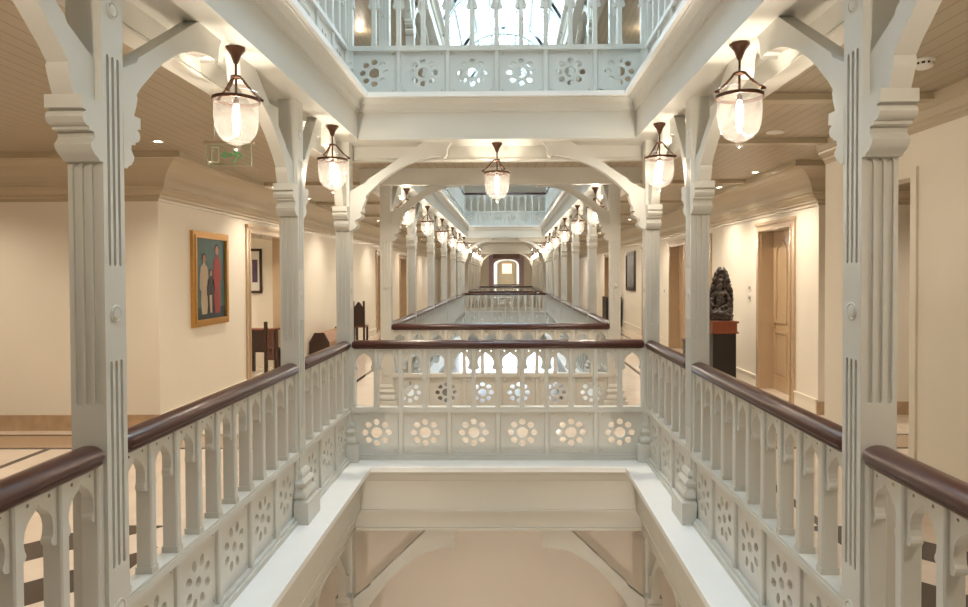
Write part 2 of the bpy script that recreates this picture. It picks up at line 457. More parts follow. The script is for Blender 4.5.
def brk(k, kz=1.0):
    inner = [(.125, 2.535), (.150, 2.60), (.158, 2.63), (.152, 2.645), (.190, 2.69), (.235, 2.73), (.30, 2.79), (.375, 2.85), (.46, 2.905), (.56, 2.96), (.67, 3.005), (.76, 3.03), (.86, 3.045), (.92, 3.045), (.935, 3.03), (.96, 3.04), (.972, 3.07), (.972, 3.11), (.985, 3.14), (1.015, 3.182)]
    outer = [(.73, 3.182), (.27, 2.875), (.17, 2.81), (.155, 2.785), (-.002, 2.70), (-.002, 2.535)]
    f = lambda d: h + (d if d < .15 else .15 + (d - .15) * k)
    return [(f(d), z) for d, z in inner] + [(f(d), z) for d, z in outer]
BRL = prof_mesh('bracket', brk(1), .041)
BRS = prof_mesh('bracket', brk(.56), .041)
BRX = prof_mesh('bracket', [(d * 1.05, 3.182 - (3.182 - z) * 1.5) for d, z in brk(1)], .041)
BAS = [(h - .002, 0), (h + .085, 0), (h + .085, .165), (h + .06, .17), (h + .05, .178), (h + .062, .19), (h + .065, .21), (h + .055, .232), (h + .035, .25), (h + .032, .27), (h + .045, .278), (h + .05, .295), (h + .042, .31), (h + .022, .325), (h + .02, .34), (h + .028, .348), (h + .02, .372), (h - .002, .39)]
def base_mesh():
    # moulded foot wrapping the void side and both arcade sides a little
    b = MB(); vs = []; n = len(BAS)
    for (cx_, cy_, kx, ky) in ((.045, 0, 0, -1), (0, 0, 1, -1), (0, 0, 1, 1), (.045, 0, 0, 1)):
        for d, z in BAS: vs.append(((d if kx else cx_), ky * (d if d > h else h - .004), z))
    fs = [(i * n + k, i * n + (k + 1) % n, (i + 1) * n + (k + 1) % n, (i + 1) * n + k) for i in range(3) for k in range(n)]
    fs += [tuple(range(n)), tuple(range(3 * n, 4 * n))[::-1]]
    b.add(vs, fs)
    return b.mesh('base', PAINT, True)
BASEM = base_mesh()
ROSM = MB().lathe([(.036, 0), (.036, .007), (.031, .009), (.028, .0045), (.025, .0045), (.023, .009), (.012, .011), (.002, .011)], 20).mesh('rosette', PAINT, True)
def rosette(parent, z, ax):
    o = link('rosette', ROSM, parent)
    o.location = (ax[0] * (h - .004), ax[1] * (h - .004), z)
    o.rotation_euler = (0, PI / 2, math.atan2(ax[1], ax[0]))
def column(x, y, z, label, dirs, base_dirs, ros_dirs, group, full=True):
    """dirs: list of (angle, mesh) for bracket+capital"""
    t = thing('column', label, 'column', (x, y, z), 0, group)
    link('shaft', SHAFT, t, rz=0)
    for a, me in dirs:
        if z < 0 and me == BRL: me = BRX
        link('capital', CAPM, t, (0, 0, -.32 if me == BRX else 0), a); link('bracket', me, t, rz=a)
    if full:
        for a in base_dirs: link('base', BASEM, t, rz=a)
        for a in ros_dirs:
            for zz in (.517, 1.709, 2.92): rosette(t, zz, (round(math.cos(a)), round(math.sin(a))))
    return t

# ------------------------------------------------------------------ balustrade kit (local x along the run)
P0 = .448
def head_mesh():
    w2 = P0 / 4 - .018
    half = [(w2 - .042, .905), (w2 - .030, .895), (w2 - .018, .885), (w2 + .002, .885)]
    o = [(-w2 - .002, 1.122), (-w2 - .002, .908), (-w2 + .012, .905), (-w2 + .026, .910), (-w2 + .034, .924), (-w2 + .033, .934), (-w2 + .027, .945), (-w2 + .023, .965), (-w2 + .023, .985), (-w2 + .028, 1.008), (-w2 + .039, 1.028), (-w2 + .055, 1.045), (-.020, 1.058), (-.008, 1.068), (0, 1.080)]
    o += [(-a, c) for a, c in o[::-1][1:]]
    holes = [circ(-.052, 1.092, .007, 8), circ(.052, 1.092, .007, 8)]
    return MB().plate(o, holes, -.02, .02, lambda u, v, w_: (u, w_, v)).mesh('arch_head', PAINT)
HEADM = head_mesh()
BALM = MB().box(-.0225, .0225, -.036, .036, .53, 1.122, .006).box(-.026, .026, -.041, .041, .53, .56, .004).mesh('baluster', PAINT)
def panel_mesh(kind):
    w2, z0, z1 = P0 / 2 - .02, .052, .485; zc = .27
    if kind == 'round':
        hs = [circ(0, zc, .052, 20)] + [circ(.108 * math.cos(k * PI / 4), zc + .108 * math.sin(k * PI / 4), .030, 14) for k in range(8)]
    else:
        hs = [circ(0, zc, .030, 12)]
        for k in range(8):
            a = PI / 8 + k * PI / 4
            hs.append(circ(.108 * math.cos(a), zc + .108 * math.sin(a), .033, 12, .024, a))
    hs += [circ(sx * (w2 - .035), zz, .007, 8) for sx in (-1, 1) for zz in (.09, .45)]
    b = MB().plate([(-w2, z0), (w2, z0), (w2, z1), (-w2, z1)], hs, -.018, .018, lambda u, v, w_: (u, w_, v))
    return b.mesh('pierced_panel', PAINT)
PANR = panel_mesh('round'); PANT = panel_mesh('tear')
def post_mesh():
    return MB().box(-.025, .025, -.042, .042, .05, .49, .008).mesh('panel_post', PAINT)
POSTM = post_mesh()
RP = []
for k in range(13):
    a = PI * k / 12; RP.append((.062 * math.cos(a), 1.158 + .045 * math.sin(a)))
RP += [(-.062, 1.150), (-.052, 1.140), (-.054, 1.130), (-.040, 1.118), (.040, 1.118), (.054, 1.130), (.052, 1.140), (.062, 1.150)]
def rail_mesh(L, ends=True, over=.0):
    b = MB(); n = len(RP); xs = []
    l2 = L / 2 + over
    if ends:
        st = [(-l2, .10), (-l2 + .002, .55), (-l2 + .010, .78), (-l2 + .022, .92), (-l2 + .04, 1)]
        st = st + [(-x, s) for x, s in st[::-1]]
    else: st = [(-l2, 1), (l2, 1)]
    vs = []
    for x, s in st: vs += [(x, u * s, 1.158 + (z - 1.158) * s) for u, z in RP]
    fs = []
    for i in range(len(st) - 1):
        for k in range(n): fs.append((i * n + k, (i + 1) * n + k, (i + 1) * n + (k + 1) % n, i * n + (k + 1) % n))
    fs.append(tuple(range(n))); fs.append(tuple(range((len(st) - 1) * n, len(st) * n)))
    return b.add(vs, fs).mesh('handrail', MAHOG, True)
_cache = {}
def balustrade(p0, p1, z, n, label, group, round_=False, detail=2):
    p0 = Vector(p0); p1 = Vector(p1); d = p1 - p0; L = d.length; c = (p0 + p1) / 2
    rz = math.atan2(d.y, d.x)
    t = thing('balustrade', label, 'railing', (c.x, c.y, z), rz, group)
    key = (round(L, 3), n)
    if key not in _cache:
        _cache[key] = (rail_mesh(L), MB().box(-L / 2, L / 2, -.050, .050, .480, .515).box(-L / 2, L / 2, -.045, .045, .515, .53).mesh('middle_rail', PAINT),
                       MB().box(-L / 2, L / 2, -.06, .06, 0, .035).box(-L / 2, L / 2, -.045, .045, .035, .055).mesh('bottom_rail', PAINT))
    r, mr, br = _cache[key]
    link('handrail', r, t); link('middle_rail', mr, t); link('bottom_rail', br, t)
    p = L / n; sx = p / P0
    for i in range(n):
        x = -L / 2 + (i + .5) * p
        link('pierced_panel', PANR if round_ else PANT, t, (x, 0, 0), 0, (sx, 1, 1))
    for i in range(n + 1): link('panel_post', POSTM, t, (-L / 2 + i * p + (.012 if i == 0 else -.012 if i == n else 0), 0, 0))
    for i in range(2 * n):
        link('arch_head', HEADM, t, (-L / 2 + (i + .5) * p / 2, 0, 0), 0, (sx, 1, 1))
    for i in range(2 * n + 1):
        link('baluster', BALM, t, (-L / 2 + i * p / 2 + (.012 if i == 0 else -.012 if i == 2 * n else 0), 0, 0))
    return t

ORD = ['first', 'second', 'third', 'fourth', 'fifth', 'sixth', 'seventh', 'eighth']
LV = {-1: 'lower storey', 0: 'main storey', 1: 'upper storey'}
BAY = ['nearest', 'middle', 'farthest']
# columns along each void: y centres (corners included)
Y1 = [2.63, 5.01, 6.63]
Y2 = [8.90, 11.27, 14.05, 16.95, 19.8, 22.4, 23.8]
Y3 = [26.1, 28.6, 31.1, 33.6, 36.1, 37.5]
def brm(gap): return BRL if gap > 1.9 else BRS
def arcade(vi, ys, lvl, near_corner, far_corner):
    z = H * lvl - (.258 if lvl < 0 else 0); vn = BAY[vi]
    for s, side in ((-1, 'left'), (1, 'right')):
        for i, y in enumerate(ys):
            inward = 0 if s < 0 else PI
            dirs = []
            gm = (y - ys[i - 1]) if i else 2.4; gp = (ys[i + 1] - y) if i < len(ys) - 1 else 0
            iscn = near_corner and i == 0; iscf = far_corner and i == len(ys) - 1
            if not iscn: dirs.append((-PI / 2, brm(gm)))
            if not iscf and gp: dirs.append((PI / 2, brm(gp)))
            if iscn or iscf: dirs.append((inward, BRL))
            bd = [inward]; rd = [inward]
            if iscf: bd = [-PI / 2]; 
            if iscn: rd = [inward, -PI / 2]; bd = [-PI / 2]
            column(s * CX, y, z, 'fluted column, %s along the %s of the %s light well, %s' % (ORD[i], side, vn, LV[lvl]), dirs, bd, rd, 'fluted columns, %s' % LV[lvl], lvl >= 0)
arcade(0, Y1, 0, False, True)
arcade(1, Y2, 0, True, True)
arcade(2, Y3, 0, True, True)
arcade(0, Y1, 1, False, True)
arcade(1, Y2, 1, True, True)
arcade(0, Y1, -1, False, True)

def side_rails(vi, ys, lvl, ns, first=None):
    z = H * lvl; vn = BAY[vi]
    for s, side in ((-1, 'left'), (1, 'right')):
        if first is not None:
            yy = first; e = ys[0] - h
            balustrade((s * RX, yy), (s * RX, e), z, 5, 'pierced balustrade cut by the frame on the %s, before the first column, %s' % (side, LV[lvl]), 'balustrades, ' + LV[lvl])
        for i in range(len(ys) - 1):
            balustrade((s * RX, ys[i] + h), (s * RX, ys[i + 1] - h), z, ns[i], 'balustrade after the %s column, %s of the %s light well, %s' % (ORD[i], side, vn, LV[lvl]), 'balustrades, ' + LV[lvl])
side_rails(0, Y1, 0, [5, 3], first=.32)
side_rails(1, Y2, 0, [5, 6, 6, 6, 6, 3])
side_rails(2, Y3, 0, [5, 5, 5, 5, 3])
side_rails(0, Y1, 1, [5, 3])
side_rails(1, Y2, 1, [5, 6, 6, 6, 6, 3])
def cross(y, lvl, lab):
    balustrade((-CX + h, y), (CX - h, y), H * lvl, 6, lab + ', ' + LV[lvl], 'balustrades, ' + LV[lvl], True)
cross(6.63, 0, 'pierced cream balustrade facing the camera across the nearest light well')
cross(8.88, 0, 'pierced balustrade across the near end of the middle light well')
cross(23.8, 0, 'pierced balustrade across the far end of the middle light well')
cross(26.1, 0, 'pierced balustrade across the near end of the farthest light well')
cross(37.5, 0, 'pierced balustrade across the far end of the farthest light well')
cross(6.63, 1, 'pierced pale balustrade crossing above the nearest light well')
cross(8.88, 1, 'pierced balustrade crossing behind the nearest one')
cross(23.8, 1, 'pierced pale balustrade across the far end of the middle light well')
balustrade((-.9, 44), (.9, 44), 0, 4, 'small pale balustrade seen through the far mauve arch', None)

# ------------------------------------------------------------------ pendant lanterns
def ring(b, R, z0, z1, r0, n=28):
    b.lathe([(R, z0), (R + r0, z0), (R + r0, z1), (R, z1), (R, z0)], n, cap=False)
LN_CAN = MB().lathe([(.056, 0), (.056, -.008), (.048, -.018), (.03, -.04), (.018, -.07), (.012, -.085)], 8).mesh('ceiling_rose', BRONZE, True)
LN_ROD = MB().lathe([(.007, -.08), (.007, -.145), (.03, -.150), (.032, -.160), (.01, -.168), (.007, -.17), (.007, -.27), (.016, -.275), (.016, -.30), (.002, -.31)], 12).mesh('rod', BRONZE, True)
LN_JAR = MB().lathe([(.140, -.245), (.143, -.25), (.132, -.262), (.126, -.275), (.124, -.30), (.124, -.38), (.118, -.43), (.103, -.47), (.075, -.50), (.04, -.517), (.018, -.522), (.022, -.53), (.024, -.54), (.014, -.55), (.012, -.555), (.001, -.56)], 32, cap=False).mesh('glass_bell', GLASS, True)
_b = MB(); ring(_b, .127, -.290, -.272, .006)
for k in range(3):
    a = 2 * PI * k / 3 + .5; _b.box(-.006, .006, .128, .155, -.268, -.258, mtx=Matrix.Rotation(a, 4, 'Z'))
LN_RING = _b.mesh('metal_band', BRONZE, True)
_b = MB()
q0 = Vector((0, .03, -.155)); q1 = Vector((0, .15, -.262))
for i in range(13):
    p = q0.lerp(q1, (i + .5) / 13); p.z -= .012 * math.sin(PI * (i + .5) / 13)
    _b.ball(p, (.007, .009, .009) if i % 2 else (.004, .010, .008), 6, 4)
LN_CH = _b.mesh('chain', BRONZE, True)
LN_BULB = MB().lathe([(.002, -.475), (.012, -.46), (.018, -.43), (.019, -.38), (.017, -.33), (.012, -.305)], 14).mesh('bulb', BULB, True)
LN_LIGHT = bpy.data.lights.new('lamp_light', 'POINT'); LN_LIGHT.energy = PENDANT_W; LN_LIGHT.color = WARM; LN_LIGHT.shadow_soft_size = .03
PZ = 3.176
LN_LOW = LN_LIGHT.copy(); LN_LOW.energy = 40
def pendant(x, y, z, label, light=True):
    t = thing('pendant_lantern', label, 'pendant lamp', (x, y, z), random.random() * 2, 'glass bell pendant lanterns')
    t.scale = (1, 1, 1.07)
    for nm, me in (('ceiling_rose', LN_CAN), ('rod', LN_ROD), ('metal_band', LN_RING), ('glass_bell', LN_JAR), ('bulb', LN_BULB)):
        link(nm, me, t)
    for k in range(3): link('chain', LN_CH, t, rz=2 * PI * k / 3 + .5)
    if light:
        l = bpy.data.objects.new('lamp_light', LN_LIGHT if z > 0 else LN_LOW); COL.objects.link(l); l.parent = t; l.location = (0, 0, -.40)
for vi, ys in ((0, Y1), (1, Y2), (2, Y3)):
    for s, side in ((-1, 'left'), (1, 'right')):
        for i in range(len(ys) - 1):
            pendant(s * (1.465 if (s < 0 and vi == 0 and i == 0) else 1.44), (ys[i] + ys[i + 1]) / 2, PZ, 'bell lantern between %s and %s columns, %s of the %s light well' % (ORD[i], ORD[i + 1], side, BAY[vi]))
for s, side in ((-1, 'left'), (1, 'right')):
    pendant(s * 1.47, 1.4, PZ, 'glass bell lantern before the first %s column, beside the camera' % side)
for s, side in ((-1, 'left'), (1, 'right')):
    for i, y in enumerate((1.4, 3.82)):
        pendant(s * 1.44, y, PZ - H - .258, '%s bell lantern under the %s beam of the nearest light well, lower storey' % (ORD[i], side))
pendant(0, 6.63, PZ, 'glass bell lantern hanging from the centre of the near arch over the crossing')
for s, side in ((-1, 'left'), (1, 'right')):
    pendant(s * .60, 42.5, CEIL, 'tiny bright lantern on the %s just behind the far mauve arch' % side)

# ------------------------------------------------------------------ recessed downlights
DL_RIM = MB().lathe([(.035, 0), (.058, 0), (.060, -.006), (.050, -.010), (.036, -.006)], 20, cap=False).mesh('rim', WHITE, True)
DL_LENS = MB().lathe([(.036, -.003), (.036, -.006), (.001, -.007)], 16).mesh('lens', EMD)
DL_LIGHT = bpy.data.lights.new('spot_light', 'SPOT'); DL_LIGHT.energy = DOWN_W * 3; DL_LIGHT.color = WARM; DL_LIGHT.spot_size = 2.3; DL_LIGHT.spot_blend = .9; DL_LIGHT.shadow_soft_size = .04
nd = 0
for s, side in ((-1, 'left'), (1, 'right')):
    for i, y in enumerate((1.4, 4.0, 6.78, 9.1, 10.65 if s > 0 else 10.35, 11.9, 14.3, 16.8, 19.5, 22.3, 25.2, 28.2, 31.2, 34.4)):  # nearest ones, out of view, are added to light column fronts and near wall
        if (s > 0 and y in (4.0, 6.78)) or (s < 0 and y == 9.1): continue
        x = 2.6 if s > 0 and y == 1.4 else 3.5 if y < 12 else 3.2
        tt = thing('downlight', 'small recessed downlight, number %d along the %s corridor ceiling from the camera' % (i + 1, side) , 'downlight', (s * x, y, CEIL), 0, 'recessed downlights in the corridor ceilings')
        tt['label'] = 'small recessed downlight, %s along the %s corridor ceiling from the camera' % ((ORD + ['ninth', 'tenth', 'eleventh', 'twelfth', 'thirteenth', 'fourteenth'])[i], side)
        link('rim', DL_RIM, tt); link('lens', DL_LENS, tt)
        l = bpy.data.objects.new('spot_light', DL_LIGHT); COL.objects.link(l); l.parent = tt; l.location = (0, 0, -.02)
for i, (x, y) in enumerate(((-6.2, 4.5), (-6.2, 6.6), (5.6, 7.2), (5.2, 4.5), (-5.6, 12.0), (-1.3, 7.7), (1.3, 7.7))):  # last two are added, hidden behind the arch, to brighten the crossing floor
    z = CEIL if i != 4 else 2.9
    tt = thing('downlight', ['downlight over the far left lobby', 'downlight before the left lobby wall', 'downlight in the right side lobby', 'downlight in the lobby behind the right wall', 'downlight inside the left alcove', 'added hidden light at the left of the crossing ceiling', 'added hidden light at the right of the crossing ceiling'][i], 'downlight', (x, y, z))
    link('rim', DL_RIM, tt); link('lens', DL_LENS, tt)
    l = bpy.data.objects.new('spot_light', DL_LIGHT); COL.objects.link(l); l.parent = tt; l.location = (0, 0, -.02)
# floor above: round ceiling lamps; floor below: unseen ones added to light the wall
UPL = bpy.data.lights.new('ceiling_lamp_light', 'POINT'); UPL.energy = 6; UPL.color = WARM; UPL.shadow_soft_size = .1
DISC = MB().lathe([(.06, 0), (.06, -.015), (.04, -.02), (.001, -.022)], 20).mesh('diffuser', emis('ceiling_lamp_glow', (1, .85, .65), 3), True)
for lvl in (1, -1):
    for s, side in ((-1, 'left'), (1, 'right')):
        for i, y in enumerate((2.5, 6.0, 9.5, 13.5, 17.5, 21.5) if lvl > 0 else (2.0, 4.5)):
            tt = thing('ceiling_lamp', '%s round ceiling lamp along the %s corridor, %s' % (ORD[i], side, LV[lvl]), 'ceiling lamp', (s * 2.9, y, CEIL + H * lvl), 0, 'ceiling lamps ' + LV[lvl])
            link('diffuser', DISC, tt)
            l = bpy.data.objects.new('ceiling_lamp_light', UPL); COL.objects.link(l); l.parent = tt; l.location = (0, 0, -.15)
# ------------------------------------------------------------------ skylight roof
ZR0, ZR1, XR = 2 * H + .0, 2 * H + 2.3, LIP + .2
YA, YB = .2, 24.3
b = MB()
for s in (-1, 1):
    b.add([(s * XR, YA, ZR0), (s * XR, YB, ZR0), (0, YB, ZR1), (0, YA, ZR1)], [(0, 1, 2, 3)])
pane = b.build('window_1', PANE); pane['kind'] = 'structure'
b = MB(); y = YA; sl = math.atan2(ZR1 - ZR0, XR)
while y < YB:
    for s in (-1, 1): b.tube([(s * XR, y, ZR0), (0, y, ZR1)], .014, 4)
    y += .24
for f in (.0, .25, .5, .75, 1.0):
    for s in (-1, 1):
        x = s * XR * (1 - f); z = ZR0 + (ZR1 - ZR0) * f
        b.tube([(x, YA, z), (x, YB, z)], .035, 4)
wf = b.build('window_frame', ROOFW, pane)
k = tn
yy = 3.0
while yy < 24:
    b = MB()
    n_ = 20; arch_o = []; arch_i = []
    for q in range(n_ + 1):
        a = PI * q / n_
        arch_o.append((XR * math.cos(a), ZR0 - .1 + 1.25 * math.sin(a))); arch_i.append(((XR - .16) * math.cos(a), ZR0 - .1 + 1.08 * math.sin(a)))
    b.plate(arch_o + arch_i[::-1], [], yy - .05, yy + .05, lambda u, v, w_: (u, w_, v))
    for s in (-1, 1):
        b.plate([(s * XR, ZR0 - .02), (s * XR, ZR0 + .14), (0, ZR1 + .06), (0, ZR1 - .14)], [], yy - .05, yy + .05, lambda u, v, w_: (u, w_, v))
        b.plate([(s * .95, ZR0 + .62), (s * .87, ZR0 + .55), (s * .03, ZR0 + 1.75), (s * .10, ZR0 + 1.85)], [], yy - .03, yy + .03, lambda u, v, w_: (u, w_, v))
    b.box(-.05, .05, yy - .05, yy + .05, ZR0 + 1.1, ZR1)
    struct('trim_%d' % tn, b, ROOFW); tn += 1
    yy += 2.9
for yv in (YA, YB):
    struct('trim_%d' % tn, MB().plate([(-XR, ZR0 - .1), (XR, ZR0 - .1), (XR, ZR0), (0, ZR1), (-XR, ZR0)], [], yv - .05, yv + .05, lambda u, v, w_: (u, w_, v)), ROOFW); tn += 1

# ------------------------------------------------------------------ doors and door frames
def door(n, x, sgn, y0, y1, zh, leaf=True):
    """opening in the wall plane x; sgn +1 for right wall (room side is -x)"""
    f = MB(); fw = .12; pr = -sgn
    for (a, c) in ((y0 - fw, y0), (y1, y1 + fw)):
        f.box(x + pr * .03, x, a, c, 0, zh + fw)
        f.box(x + pr * .045, x + pr * .03, a + (.09 if a < y0 - .05 else 0), a + (.12 if a < y0 - .05 else .03), 0, zh + .03)
    f.box(x + pr * .03, x, y0, y1, zh, zh + fw)
    f.box(x + pr * .055, x, y0 - fw - .01, y1 + fw + .01, zh + fw - .03, zh + fw + .015)
    f.box(x + pr * .04, x, y0 - .02, y1 + .02, zh, zh + .03)
    r = f.build('door_%d' % n, FRAMEM); r['kind'] = 'structure'
    rv = MB(); d = .20 if leaf else .42
    rv.box(x, x + sgn * d, y0, y0 + .012, 0, zh); rv.box(x, x + sgn * d, y1 - .012, y1, 0, zh); rv.box(x, x + sgn * d, y0, y1, zh - .012, zh)
    rv.build('door_jamb', FRAMEM, r)
    if leaf:
        xl = x + sgn * .20; L = y1 - y0
        lf = MB().box(xl, xl + sgn * .05, y0, y1, 0, zh)
        q = (L - .30) / 2
        for i in (0, 1):
            a = y0 + .10 + i * (q + .10)
            for (z0, z1) in ((.22, .95),):
                lf.plate([(a, z0), (a + q, z0), (a + q, z1), (a, z1)], [[(a + .03, z0 + .03), (a + q - .03, z0 + .03), (a + q - .03, z1 - .03), (a + .03, z1 - .03)]], xl - sgn * .014, xl, lambda u, v, w_: (w_, u, v))
                lf.box(xl - sgn * .012, xl, a + .06, a + q - .06, z0 + .06, z1 - .06)
            z0, z1 = 1.08, 2.12
            c0 = a + q / 2
            outl = [(a, z0), (a + q, z0), (a + q, z1)] + [(c0 + q / 2 * math.cos(t), z1 + .26 * math.sin(t) ** .8) for t in [PI * j / 8 for j in range(1, 8)]] + [(a, z1)]
            inn = [(c0 + (u - c0) * .72, 1.6 + (v - 1.6) * .93) for u, v in outl]
            lf.plate(outl, [inn], xl - sgn * .016, xl, lambda u, v, w_: (w_, u, v))
        lo = lf.build('door_leaf', DOORM, r)
        hd = MB().tube([(xl, y1 - .08, 1.02), (xl - sgn * .05, y1 - .08, 1.02), (xl - sgn * .05, y1 - .19, 1.02)], .009, 8).box(xl, xl - sgn * .006, y1 - .10, y1 - .055, .93, 1.10)
        hd.build('door_handle', GOLD, lo)
dn = 1
for (a, c, zh) in RO: door(dn, XW, 1, a, c, zh); dn += 1
for i, (a, c, zh) in enumerate(LO): door(dn, -XL, -1, a, c, zh, leaf=i > 0); dn += 1
b = MB().box(3.5, 3.48, 5.50, 5.58, 0, 2.74).box(3.5, 3.48, 6.35, 6.43, 0, 2.74).box(3.5, 3.48, 5.58, 6.35, 2.66, 2.74)
o = b.build('door_%d' % dn, WALL); o['kind'] = 'structure'; dn += 1

# ------------------------------------------------------------------ pictures
def frame_x(name, x, sgn, y0, y1, z0, z1, fw, m, label, t=.04):
    """picture on the wall plane x, room toward -sgn"""
    tt = thing(name, label, 'picture', (x, (y0 + y1) / 2, z0))
    L = (y1 - y0) / 2; Hh = z1 - z0; p = -sgn
    o_ = [(-L, 0), (L, 0), (L, Hh), (-L, Hh)]; i_ = [(-L + fw, fw), (L - fw, fw), (L - fw, Hh - fw), (-L + fw, Hh - fw)]
    f = MB().plate(o_, [i_], 0, p * t, lambda u, v, w_: (w_, u, v))
    i2 = [(-L + fw * .55, fw * .55), (L - fw * .55, fw * .55), (L - fw * .55, Hh - fw * .55), (-L + fw * .55, Hh - fw * .55)]
    f.plate(i2, [i_], p * t, p * (t + .012), lambda u, v, w_: (w_, u, v))
    f.build('frame', m, tt)
    return tt, L, Hh, fw, p
tt, L, Hh, fw, p = frame_x('painting', -XL, -1, 8.64, 9.74, 1.17, 2.46, .09, GOLD, 'gilt framed painting of three standing figures on the left wall')
TEAL = mat('teal_oil', (.045, .11, .11), .5, var=.35, scale=5); FLESH = mat('skin_oil', (.40, .20, .12), .6); ROBE = mat('cream_oil', (.42, .34, .24), .6, var=.15)
RED = mat('red_oil', (.28, .045, .04), .6, var=.3); DRK = mat('dark_oil', (.03, .025, .03), .6); BLUE = mat('floor_oil', (.03, .05, .06), .6)
cv = MB().box(.004, .018, -L + fw, L - fw, fw, Hh - fw).build('canvas', TEAL, tt)
fx = lambda u, v, w_: (w_, u, v)
MB().plate([(-L + fw, fw), (L - fw, fw), (L - fw, .25), (-L + fw, .25)], [], .018, .019, fx).build('painted_floor', BLUE, cv)
def fig(u, z0, h_, w_, m, lab):
    o_ = [(u - w_ * .30, z0), (u - w_ * .42, z0 + h_ * .2), (u - w_ * .36, z0 + h_ * .38), (u - w_ * .56, z0 + h_ * .42), (u - w_ * .54, z0 + h_ * .60), (u - w_ * .42, z0 + h_ * .77), (u - w_ * .14, z0 + h_ * .82), (u - w_ * .10, z0 + h_ * .87), (u + w_ * .10, z0 + h_ * .87), (u + w_ * .14, z0 + h_ * .82), (u + w_ * .42, z0 + h_ * .76), (u + w_ * .58, z0 + h_ * .50), (u + w_ * .34, z0 + h_ * .44), (u + w_ * .44, z0 + h_ * .15), (u + w_ * .32, z0)]
    MB().plate(o_, [], .019, .021, fx).build(lab, m, cv)
    MB().plate(circ(u, z0 + h_ * .905, h_ * .052, 12, h_ * .068), [], .0215, .023, fx).build('painted_head', FLESH, cv)
    MB().plate(circ(u, z0 + h_ * .93, h_ * .066, 12, h_ * .070), [], .019, .0212, fx).build('painted_hair', DRK, cv)
fig(-.20, .16, .84, .24, ROBE, 'painted_robe')
fig(.20, .16, .98, .24, RED, 'painted_dress')
fig(.0, .16, .62, .22, DRK, 'painted_suit')
MB().plate([(-.03, .17), (-.05, .42), (.03, .42), (.03, .17)], [], .021, .023, fx).build('painted_sash', ROBE, cv)

tt = thing('picture_frame', 'dark framed print with a white mount inside the left alcove', 'picture', (-5.02, 13.3, 1.50))
MB().plate([(-.145, 0), (.145, 0), (.145, .90), (-.145, .90)], [[(-.10, .05), (.10, .05), (.10, .85), (-.10, .85)]], -.035, 0, lambda u, v, w_: (u, w_, v)).build('frame', DARKW, tt)
MB().plate([(-.10, .05), (.10, .05), (.10, .85), (-.10, .85)], [[(-.055, .22), (.055, .22), (.055, .68), (-.055, .68)]], -.012, -.002, lambda u, v, w_: (u, w_, v)).build('mount', WHITE, tt)
MB().box(-.055, .055, -.009, -.003, .22, .68).build('print', mat('violet_print', (.10, .06, .12), .5, var=.6, scale=14), tt)
tt, L, Hh, fw, p = frame_x('picture_frame', XW, 1, 21.1, 22.7, 1.30, 2.60, .12, DARKW, 'tall dark framed picture on the right wall between two doors')
MB().box(-.004, -.018, -L + fw, L - fw, fw, Hh - fw).build('print', mat('grey_print', (.12, .12, .12), .4, var=.5, scale=4), tt)

# ------------------------------------------------------------------ statue on its pedestal
PX, PY = 3.64, 11.0
t = thing('pedestal', 'black pedestal box beside the right wall carrying the carved statue', 'pedestal', (PX, PY, 0))
MB().box(-.19, .19, -.20, .20, 0, .88, .006).box(-.225, .225, -.235, .235, 0, .06, .006).build('body', BLACK, t)
MB().box(-.22, .22, -.23, .23, .88, .91).box(-.20, .20, -.21, .21, .91, 1.05).box(-.225, .225, -.235, .235, 1.05, 1.08).build('red_plinth', REDW, t)
t['label'] = 'black pedestal with a reddish wooden top beside the right wall'
b = MB()
o_ = [(-.20, 0), (-.215, .28), (-.20, .50), (-.15, .60), (-.14, .72), (-.10, .80), (-.04, .86), (.04, .86), (.10, .80), (.14, .72), (.15, .60), (.20, .50), (.215, .28), (.20, 0)]
def Rz(u, v, w_): return (u, w_, v)
b.plate(o_, [], .02, .10, Rz)
b.box(-.21, .21, -.17, .12, 0, .07)
b.ball((0, -.03, .14), (.19, .13, .075)); b.ball((0, -.02, .30), (.10, .085, .15)); b.ball((0, -.02, .42), (.12, .08, .07))
b.ball((0, -.03, .54), (.06, .065, .075)); b.ball((0, -.01, .63), (.05, .055, .06)); b.ball((0, 0, .70), (.035, .04, .05))
for s in (-1, 1):
    b.tube([(s * .11, -.02, .43), (s * .17, -.04, .32), (s * .12, -.11, .22), (s * .03, -.14, .21)], [.035, .03, .026, .022], 8)
    b.tube([(s * .06, -.04, .15), (s * .18, -.10, .13), (s * .08, -.16, .11), (s * -.04, -.16, .11)], [.06, .055, .04, .03], 8)
    b.ball((s * .16, -.06, .20), (.04, .04, .10)); b.ball((s * .16, -.06, .33), (.03, .03, .035))
    b.ball((s * .15, .0, .52), (.04, .035, .06)); b.ball((s * .12, .0, .66), (.035, .03, .05))
for k in range(26):
    a = PI * k / 25; b.ball((.195 * math.cos(a) * (1 if a < .2 or a > 2.9 else .92), .02, .42 + .40 * math.sin(a)), .022, 6, 5)
for k in range(14): b.ball((-.19 + .38 * k / 13, -.165, .085), .02, 6, 5)
st = b.build('statue', STONE, None, True)
st.location = (PX, PY, 1.10); st.rotation_euler = (0, 0, -.45); st.scale = (.88, .9, 1)
md = st.modifiers.new('remesh', 'REMESH'); md.mode = 'VOXEL'; md.voxel_size = .009; md.use_smooth_shade = True
tx = bpy.data.textures.new('carve', 'CLOUDS'); tx.noise_scale = .045
md = st.modifiers.new('carve', 'DISPLACE'); md.texture = tx; md.strength = .05; md.mid_level = .5
tag(st, 'dark carved stone statue of a seated figure with arched back, on the black pedestal', 'statue')

